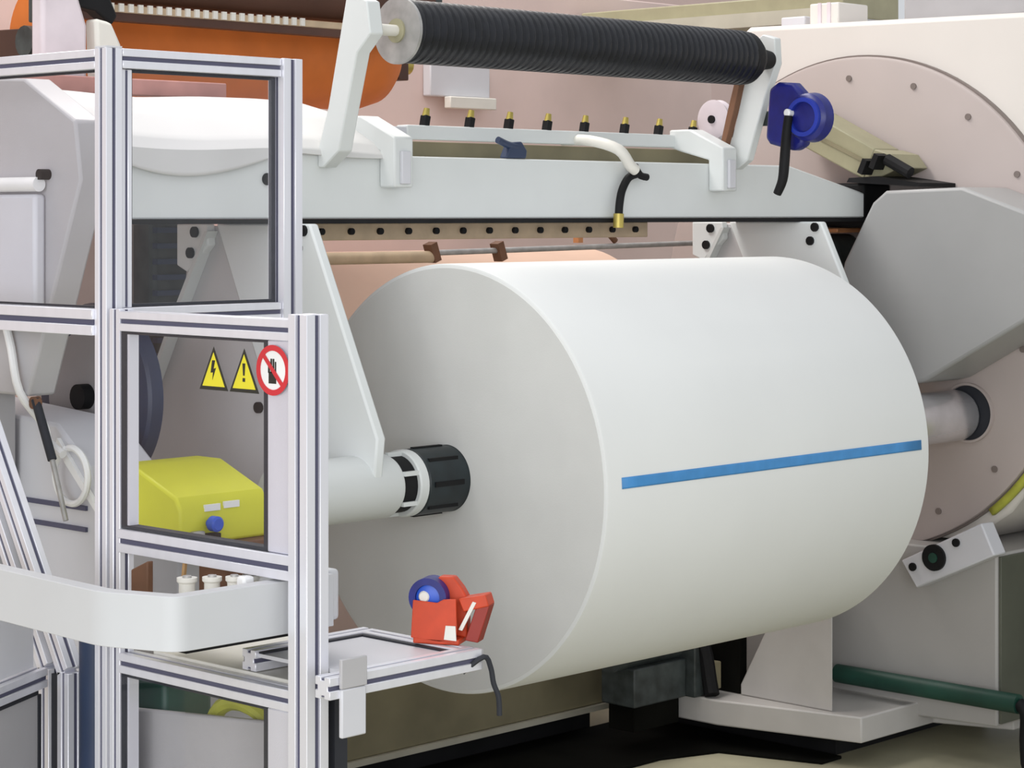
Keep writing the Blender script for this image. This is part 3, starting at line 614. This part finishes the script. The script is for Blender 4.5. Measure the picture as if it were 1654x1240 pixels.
MB().prism(fl_ + fi[::-1], 'z', 0.872, 0.983).build('fascia', 'tray_grey', t, bevel=0.008, seg=3)
MB().prism([(-1.675, -0.62), (-1.675, -0.745), (-1.62, -0.877), (-1.236, -0.877), (-1.236, -0.45), (-1.42, -0.42), (-1.42, -0.62)], 'z', 0.874, 0.884).build('tray_floor', 'cream', t)
MB().box(-1.236, -1.205, -0.905, -0.60, 0.880, 0.990).build('end_lip', 'tray_grey', t, bevel=0.010, seg=3)
MB().box(-1.60, -1.24, -0.88, -0.66, 0.858, 0.872).build('tray_pad', 'black', t)
b = MB().obox((-1.29, -0.62, 0.950), (0.03, 0.13, 0.13), Matrix.Rotation(radians(10), 3, 'Z')).build('brown_box', 'card_brown', bevel=0.004)
tag(b, 'brown box standing in the white tray behind the wooden stick', 'box')
b = MB().obox((-1.37, -0.575, 0.950), (0.008, 0.008, 0.13), Matrix.Rotation(radians(8), 3, 'X')).build('wooden_stick', 'wood', bevel=0.001)
tag(b, 'thin light wooden stick leaning in the white tray', 'stick')
def spool(x, y, h, r, lab, m='cream'):
    t = thing('spool', lab, 'spool', (x, y, 0.8845), 'spools in the white tray')
    MB().lathe((x, y, 0.8845), (0, 0, 1), [(0, r), (0.008, r), (0.012, r * 0.8), (h - 0.012, r * 0.8), (h - 0.008, r), (h, r)], 20).build('spool_body', m, t)
    MB().cyl((x, y, 0.8845 + h), (x, y, 0.8845 + h + 0.004), r * 0.45, seg=14).build('spool_hole', 'dull_steel', t)
for i, (x, y, h, r) in enumerate([(-1.45, -0.69, 0.090, 0.022), (-1.43, -0.75, 0.096, 0.021), (-1.41, -0.80, 0.100, 0.019), (-1.365, -0.80, 0.098, 0.020)]):
    spool(x, y, h, r, ['cream spool beside the wooden stick in the tray', 'cream spool between two other spools in the tray, second from the stick', 'slim cream spool in the tray, third from the stick', 'cream spool in the tray next to the pale block'][i])
b = MB().box(-1.435, -1.405, -0.862, -0.835, 0.8845, 0.992).build('pale_block', 'sign_white', bevel=0.006); tag(b, 'pale block standing in the tray beside the spools', 'block')
t = thing('bowl', 'small white bowl standing in the tray by the door stile', 'bowl', (-1.325, -0.81, 0.8845))
MB().lathe((-1.325, -0.81, 0.8845), (0, 0, 1), [(0, 0.024), (0.03, 0.034), (0.085, 0.042), (0.085, 0.038), (0.03, 0.028), (0.008, 0.0)], 28).build('bowl_body', 'sign_white', t)
MB().lathe((-1.325, -0.81, 0.9685), (0, 0, 1), [(0, 0.043), (0.004, 0.043), (0.004, 0.037), (0, 0.037)], 28, close=True).build('bowl_rim', 'cream', t)
b = MB().prism([(-0.50, 0.8845), (-0.50, 0.985), (-0.44, 0.960), (-0.44, 0.8845)], 'x', -1.412, -1.395).build('leather_strap', 'card_brown', bevel=0.003); tag(b, 'dark brown leather strip standing at the end of the tray beside the corner post', 'strip')

# ================================================================== SHELF AND TAPE DISPENSER
t = thing('side_shelf', 'small aluminium framed shelf under the tape dispenser', 'shelf', (-1.15, -0.95, FLOOR))
z = 0.7925
profile('edge_rail', (-1.420, -1.092, z), (-0.985, -1.092, z), t)
profile('edge_rail', (-1.338, -0.760, z), (-0.985, -0.760, z), t)
profile('side_rail', (-1.0075, -1.0695, z), (-1.0075, -0.7825, z), t, ref=(1, 0, 0))
MB().box(-1.329, -1.0305, -1.069, -0.783, 0.800, 0.808).build('shelf_plate', 'light_grey', t)
MB().box(-1.329, -1.0305, -0.796, -0.7832, 0.8082, 0.812).build('edge_gap', 'gasket', t)
MB().box(-1.043, -1.0302, -1.069, -0.797, 0.8082, 0.812).build('edge_gap', 'gasket', t)
MB().box(-1.335, -0.995, -0.945, -0.42, 0.757, 0.767).build('lower_deck', 'cream', t, bevel=0.002)
MB().box(-0.985, -0.979, -1.112, -1.072, 0.772, 0.814).build('end_cap', 'grey_paint', t)
MB().box(-1.305, -1.27, -1.0, -0.96, FLOOR, 0.800).build('shelf_leg', 'gasket', t)
h = MB().box(-1.396, -1.326, -1.124, -1.115, 0.790, 0.850).build('hook_plate', 'grey_paint', t, bevel=0.002)
MB().box(-1.394, -1.328, -1.123, -1.112, 0.690, 0.789).build('hook_tongue', 'light_grey', t, bevel=0.003)
MB().tube([(-1.03, -1.10, 0.769), (-0.99, -1.125, 0.80), (-0.972, -1.128, 0.775), (-0.965, -1.13, 0.74), (-0.955, -1.135, 0.71), (-0.952, -1.135, 0.67)], 0.006, 8).build('cord', 'gasket', t)

# tape dispenser, built along u (length) and v (axis of the tape roll)
O = Vector((-1.0125, -0.945, 0.8155)); ang = radians(-62)
U = Vector((cos(ang), sin(ang), 0)); V = Vector((-sin(ang), cos(ang), 0)) * -1
t = thing('tape_dispenser', 'orange red hand tape dispenser with a blue tape roll on the shelf', 'tape dispenser', tuple(O + U * 0.06))
def dz(u, v_, z_): return O + U * u + V * v_ + Vector((0, 0, z_))
def dprism(pts, v0, v1):
    b = MB(); n = len(pts); vv = [dz(u, v0, q) for u, q in pts] + [dz(u, v1, q) for u, q in pts]
    b._add(vv, [tuple(range(n))[::-1], tuple(range(n, 2 * n))] + [(i, (i + 1) % n, n + (i + 1) % n, n + i) for i in range(n)]); return b
body = [(-0.005, 0.012), (0.095, 0.0), (0.10, 0.03), (0.098, 0.100), (0.070, 0.098), (0.055, 0.090), (0.0, 0.094)]
dprism(body, 0.032, 0.038).build('side_plate', 'red_plastic', t, bevel=0.002)
hood = [(0.0, 0.09), (0.015, 0.125), (0.045, 0.146), (0.075, 0.145), (0.098, 0.125), (0.105, 0.10), (0.165, 0.095), (0.165, 0.075), (0.11, 0.078), (0.098, 0.03), (0.09, 0.005), (0.07, 0.005), (0.08, 0.06)]
dprism([(0.03, 0.02), (0.028, 0.11), (0.048, 0.142), (0.080, 0.142), (0.100, 0.118), (0.112, 0.098), (0.112, 0.01)], -0.030, 0.0).build('housing', 'red_plastic', t, bevel=0.004)
dprism([(0.098, 0.098), (0.160, 0.110), (0.168, 0.085), (0.110, 0.070)], -0.026, 0.022).build('top_arm', 'red_plastic', t, bevel=0.003)
dprism([(0.140, 0.088), (0.168, 0.086), (0.142, 0.004), (0.112, 0.008)], -0.024, 0.018).build('blade_guard', 'dark_red', t, bevel=0.002)  # darker red puts the shading of the guard into its colour
dprism([(0.132, 0.094), (0.140, 0.092), (0.108, 0.030), (0.100, 0.032)], 0.019, 0.024).build('blade', 'cream', t)
dprism([(0.0, 0.0), (0.105, 0.0), (0.105, 0.012), (0.0, 0.014)], -0.030, 0.038).build('base', 'red_plastic', t, bevel=0.003)
dprism([(0.072, 0.012), (0.1, 0.01), (0.098, 0.042), (0.076, 0.042)], 0.0382, 0.041).build('label', 'cream', t)
MB().lathe(dz(0.030, 0.028, 0.098), -V, [(0, 0.043), (0, 0.028), (0.05, 0.028), (0.05, 0.043)], 36, close=True).build('tape_roll', 'deep_blue', t)
MB().lathe(dz(0.030, 0.026, 0.098), -V, [(0, 0.014), (0.004, 0.0275), (0.046, 0.0275)], 28).build('hub', 'knob_blue', t)
MB().lathe(dz(0.022, 0.029, 0.100), -V, [(0, 0.010), (0.004, 0.013)], 16).build('hub_pin', 'cream', t)

# ================================================================== LEANING GUARD AT THE LEFT EDGE
t = thing('hood_guard', 'aluminium machine guard with vertical base and backward leaning top behind the tray', 'guard hood', (-1.33, 0.1, FLOOR))
for y0 in (-0.080, 0.000):
    profile('stile', (-1.32, y0, FLOOR), (-1.32, y0, 0.670), t, 0.045)
    profile('leaning_stile', (-1.32, y0 + 0.002, 0.672), (-1.32, y0 + 0.430, 1.365), t, 0.045, ref=(1, 0, 0))
MB().box(-1.335, -1.305, -0.056, -0.024, FLOOR, 0.66).build('seal', 'gasket', t)
q = Vector((-cos(radians(28)), -sin(radians(28)), 0)); s0 = Vector((-1.345, -0.005, 0))
profile('rail', s0 + Vector((0, 0, 0.655)) + q * 0.02, s0 + q * 0.40 + Vector((0, 0, 0.655)), t, 0.045)
Mz = Matrix.Rotation(radians(28), 3, 'Z')
MB().obox(s0 + q * 0.215 + Vector((0, 0, 0.215)), (0.36, 0.006, 0.80), Mz).build('lower_panel', 'grey_paint', t)
MB().obox(s0 + q * 0.028 + Vector((0, 0, 0.215)), (0.014, 0.012, 0.80), Mz).build('gasket', 'gasket', t)
MB().obox(s0 + q * 0.215 + Vector((0, 0, 0.623)), (0.36, 0.012, 0.014), Mz).build('gasket', 'gasket', t)
MB().obox(s0 + q * 0.225 + Vector((0, 0, 0.770)), (0.34, 0.006, 0.17), Mz).build('upper_panel', 'light_grey', t)
MB().prism([(-1.36, 0.69), (-1.30, 0.69), (-1.30, 0.85), (-1.36, 0.85)], 'y', 0.085, 0.105).build('rubber_seal', 'gasket', t)

# things seen low behind the door
t = thing('hydraulic_unit', 'dark green pump unit standing on the floor behind the door', 'pump', (-0.9, -0.45, FLOOR))
MB().box(-1.27, -1.13, -0.375, -0.24, FLOOR, 0.68).build('pump_body', 'green_pipe', t, bevel=0.012)
MB().cyl((-1.20, -0.31, 0.68), (-1.20, -0.31, 0.70), 0.05, seg=20).build('pump_cap', 'black', t)
b = MB().prism([(-0.25, FLOOR), (-0.25, 0.610), (-0.86, 0.665), (-0.86, FLOOR)], 'x', -1.305, -1.285).build('kick_panel', 'haze_grey', bevel=0.006); tag(b, 'brownish grey kick panel standing behind the lower door pane', 'panel')
b = MB().tube([(-1.26, -0.50, FLOOR + 0.02), (-1.26, -0.49, 0.4), (-1.25, -0.52, 0.60), (-1.25, -0.60, 0.665), (-1.25, -0.72, 0.64), (-1.25, -0.80, 0.55)], 0.018, 10).build('yellow_hose', 'lime'); tag(b, 'dull yellow hose looping behind the lower door pane', 'hose')
t = thing('blue_hose', 'dark navy hose hanging beside the shelf leg', 'hose', (-1.26, -0.86, FLOOR))
MB().tube([(-1.24, -0.90, 0.70), (-1.24, -0.905, 0.55), (-1.235, -0.90, 0.30), (-1.25, -0.90, FLOOR + 0.03)], 0.024, 10).build('hose_body', 'navy', t)
MB().cyl((-1.24, -0.90, 0.70), (-1.24, -0.90, 0.752), 0.027, seg=16).build('hose_cap', 'black', t)
b = MB().tube([(-1.33, -0.19, FLOOR + 0.04), (-1.30, -0.17, 0.40), (-1.30, -0.17, 0.80)], 0.05, 12).build('navy_sleeve', 'navy'); tag(b, 'navy fabric sleeve hanging beside the corner post', 'sleeve')
